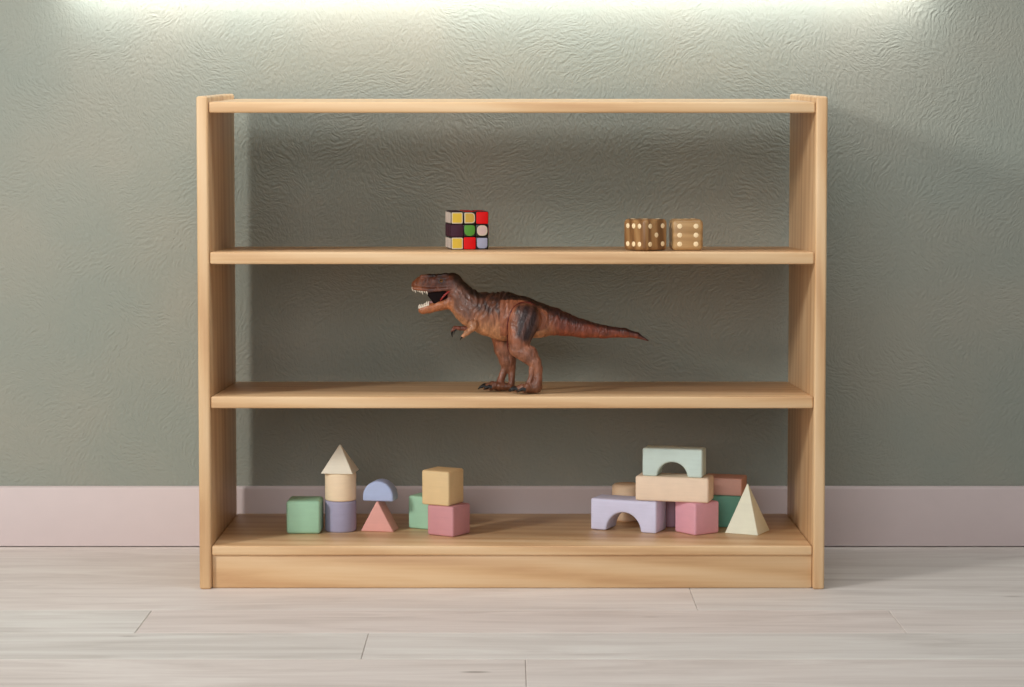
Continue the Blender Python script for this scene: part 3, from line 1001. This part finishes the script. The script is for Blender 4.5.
nn2 = N(nt, 'ShaderNodeTexNoise'); nn2.inputs['Scale'].default_value = 1.2; nn2.inputs['Detail'].default_value = 3; nn2.inputs['Distortion'].default_value = 0.8
L(mpn.outputs[0], nn2.inputs['Vector'])
ad = N(nt, 'ShaderNodeMath', operation='MULTIPLY_ADD'); L(nn2.outputs['Fac'], ad.inputs[0]); ad.inputs[1].default_value = 2.0; L(nn.outputs['Fac'], ad.inputs[2])
bp = N(nt, 'ShaderNodeBump'); bp.inputs['Strength'].default_value = 0.6; bp.inputs['Distance'].default_value = 0.0014
L(ad.outputs[0], bp.inputs['Height']); L(bp.outputs[0], b.inputs['Normal'])
mr = N(nt, 'ShaderNodeMapRange'); mr.inputs['From Min'].default_value = 0.3; mr.inputs['From Max'].default_value = 0.7
mr.inputs['To Min'].default_value = 0.62; mr.inputs['To Max'].default_value = 1.25
L(nn2.outputs['Fac'], mr.inputs['Value'])
vs = N(nt, 'ShaderNodeVectorMath', operation='SCALE'); L(at.outputs['Color'], vs.inputs[0]); L(mr.outputs[0], vs.inputs['Scale'])
L(vs.outputs[0], b.inputs['Base Color'])
b.inputs['Roughness'].default_value = 0.36
me.materials.append(m)

P0 = on('middle', 524.4, 391.0)
ydino = 0.074
z0, sl = SH['middle']
tilt = math.atan(sl)
dino.rotation_euler = (tilt, 0, 0)
dino.location = (at_y(524.4, 391, ydino).x, ydino, z0 + sl * ydino - float(co[:, 2].min()) + 0.0003)
print('DINO min z', co[:, 2].min(), 'far foot', co[(vw > 30) & (vv_ > 450), 2].min())
tag(dino, 'brown toy tyrannosaur with open jaws standing on the third shelf from the top', 'toy dinosaur')


def surf(u, v, side=-1):
    """sideways offset of the skin at (u, v)"""
    iu = int(round((u - U0) / STEP)); iv = int(round((v - V0_) / STEP))
    line = fld[iu, :, iv]
    ii = np.where(line < 0)[0]
    if len(ii) == 0:
        return None
    return float(Wd[ii[0]] if side < 0 else Wd[ii[-1]])


def LP(u, v, w):
    return Vector(to_local(np.array(u, float), np.array(v, float), np.array(w, float)).tolist())


M['claw'] = plain_mat('black_claw', rgb(12, 10, 10), 0.4, 0.35)
M['tooth'] = plain_mat('ivory_tooth', rgb(238, 228, 210), 0.3)
M['mouth'] = plain_mat('mouth_dark', rgb(20, 7, 8), 0.8, 0.15)
M['cheek'] = plain_mat('cheek_red', rgb(150, 28, 18), 0.3)
M['tongue'] = plain_mat('tongue_pale', rgb(176, 130, 130), 0.35)
M['seam'] = plain_mat('seam_red', rgb(96, 32, 28), 0.5)
M['eye'] = plain_mat('eye_amber', rgb(150, 104, 60), 0.15)
M['pupil'] = plain_mat('pupil', rgb(14, 10, 10), 0.1)


def spike(name, mat, pts, r):
    n = len(pts)
    rad = [r * S * (1 - (i / (n - 1)) * 0.86) for i in range(n)]
    return obj(name, tube_bm([LP(*p) for p in pts], rad, 10), mat, dino)


for (u, v, w) in tips:
    dv = 1 if w < 0 else 1
    spike('claw', M['claw'], [(u + 2, v - 1, w), (u - 9, v - 4, w - 1), (u - 19, v + 0, w - 2), (u - 28, v + 7, w - 3)], 11.5)
# small claws on the fingers
spike('claw', M['claw'], [(207, 276, 50), (205, 288, 50), (207, 302, 50)], 6)
spike('claw', M['claw'], [(222, 270, 47), (214, 282, 44), (213, 292, 43)], 4)
spike('claw', M['claw'], [(248, 305, -60), (243, 310, -61), (240, 318, -61)], 4.5)
# teeth
for side in (-1, 1):
    for i in range(7):
        f = i / 6
        u = 53 + 56 * f; v = 113 + 13 * f
        w = side * (9 + 14 * f ** 0.7)
        ln = 11 + 4 * math.sin(i * 2.1)
        spike('tooth', M['tooth'], [(u, v - 4, w), (u + 1, v + ln * 0.5, w), (u + 3, v + ln, w * 0.97)], 5.2)
    for i in range(6):
        f = i / 5
        u = 79 + 36 * f; v = 186 - 11 * f
        w = side * (9 + 10 * f ** 0.7)
        ln = 9 + 3 * math.sin(i * 1.7 + 1) + 4 * f
        spike('tooth', M['tooth'], [(u, v + 5, w), (u, v - ln * 0.5, w), (u + 2, v - ln, w * 0.97)], 4.0)
# mouth lining and tongue
bm = prism_bm([(-to_local(np.array(490.), 0., 0.)[0] * 0 + (u - 490) * S, (517.5 - v) * S) for u, v in
               ((216, 120), (190, 112), (132, 112), (114, 122), (112, 140), (126, 158), (136, 172), (180, 174), (210, 165))], -19 * S, 19 * S, 0.001, 2)
obj('mouth_lining', bm, M['mouth'], dino)
for side in (-1, 1):
    bmt = tube_bm([LP(206, 121, side * 27), LP(194, 127, side * 29), LP(178, 141, side * 27), LP(163, 160, side * 23)], [2.5 * S, 4 * S, 4 * S, 2.5 * S], 10)
    obj('cheek', bmt, M['cheek'], dino)
bmt = tube_bm([LP(150, 168, 0), LP(124, 170, 0), LP(108, 176, 0), LP(98, 181, 0)], [9 * S, 8 * S, 6 * S, 4 * S], 12)
obj('tongue', bmt, M['tongue'], dino)
# eyes
for side in (-1, 1):
    w = surf(166, 84, side)
    c = LP(166, 84, w + side * 0.2)
    bm = bmesh.new(); bmesh.ops.create_uvsphere(bm, u_segments=16, v_segments=10, radius=6.6 * S)
    bmesh.ops.translate(bm, verts=bm.verts, vec=c)
    e = obj('eye', bm, M['eye'], dino)
    bm = bmesh.new(); bmesh.ops.create_uvsphere(bm, u_segments=12, v_segments=8, radius=3.8 * S)
    bmesh.ops.translate(bm, verts=bm.verts, vec=LP(165, 84, w + side * 4.2))
    obj('pupil', bm, M['pupil'], e)
# joint line around the near thigh
arc = [(431, 372), (425, 340), (423, 300), (423, 262), (428, 232), (438, 206), (452, 186), (470, 173), (490, 168), (512, 170), (532, 180)]
pl = []
for u, v in arc:
    w = surf(u, v)
    if w is not None:
        pl.append(LP(u, v, w - 1.0))
obj('hip_seam', tube_bm(pl, [1.0 * S] + [3.2 * S] * (len(pl) - 2) + [1.0 * S], 8), M['seam'], dino)

# ------------------------------------------------------------------ lights
def area(name, loc, target, sx, sy, power, color, spread=180):
    ld = bpy.data.lights.new(name, 'AREA'); ld.shape = 'RECTANGLE'; ld.size = sx; ld.size_y = sy
    ld.energy = power; ld.color = color; ld.spread = math.radians(spread)
    o = bpy.data.objects.new(name, ld); COL.objects.link(o)
    o.location = loc
    o.rotation_euler = (Vector(target) - Vector(loc)).to_track_quat('-Z', 'Y').to_euler()
    return o


# linear lamp on the wall just above the picture
zl = at_y(512, -17, Y_WALL).z
xl0 = at_y(72, 0, Y_WALL).x; xl1 = at_y(924, 0, Y_WALL).x
lw = area('wall_lamp_light', ((xl0 + xl1) / 2, Y_WALL - 0.036, zl), ((xl0 + xl1) / 2, Y_WALL - 0.012, zl - 0.1), xl1 - xl0, 0.02, 1.4, (0.98, 1.0, 1.0))
lw.rotation_euler = (math.radians(20), 0, 0)
area('window_light', (-2.25, -1.9, 1.5), (0, 0.1, 0.33), 0.42, 0.42, 46, (1.0, 0.98, 0.94))
area('front_fill_light', (-0.7, -4.4, 1.3), (0, 0.1, 0.3), 2.0, 1.4, 47, (0.98, 0.99, 1.0))  # added soft fill from behind the camera, brightens the fronts of the blocks
area('ceiling_light', (0, -0.35, 1.45), (0, -0.18, 0.2), 1.7, 0.45, 10.0, (0.97, 0.99, 1.0))

wd = bpy.data.worlds.new('room_light'); SC.world = wd; wd.use_nodes = True
bg = wd.node_tree.nodes['Background']
bg.inputs['Color'].default_value = (1.0, 0.99, 0.97, 1); bg.inputs['Strength'].default_value = 0.17

vs_ = SC.view_settings
vs_.view_transform = 'Standard'; vs_.look = 'None'; vs_.gamma = 1.0; vs_.exposure = 0.0; vs_.use_curve_mapping = False
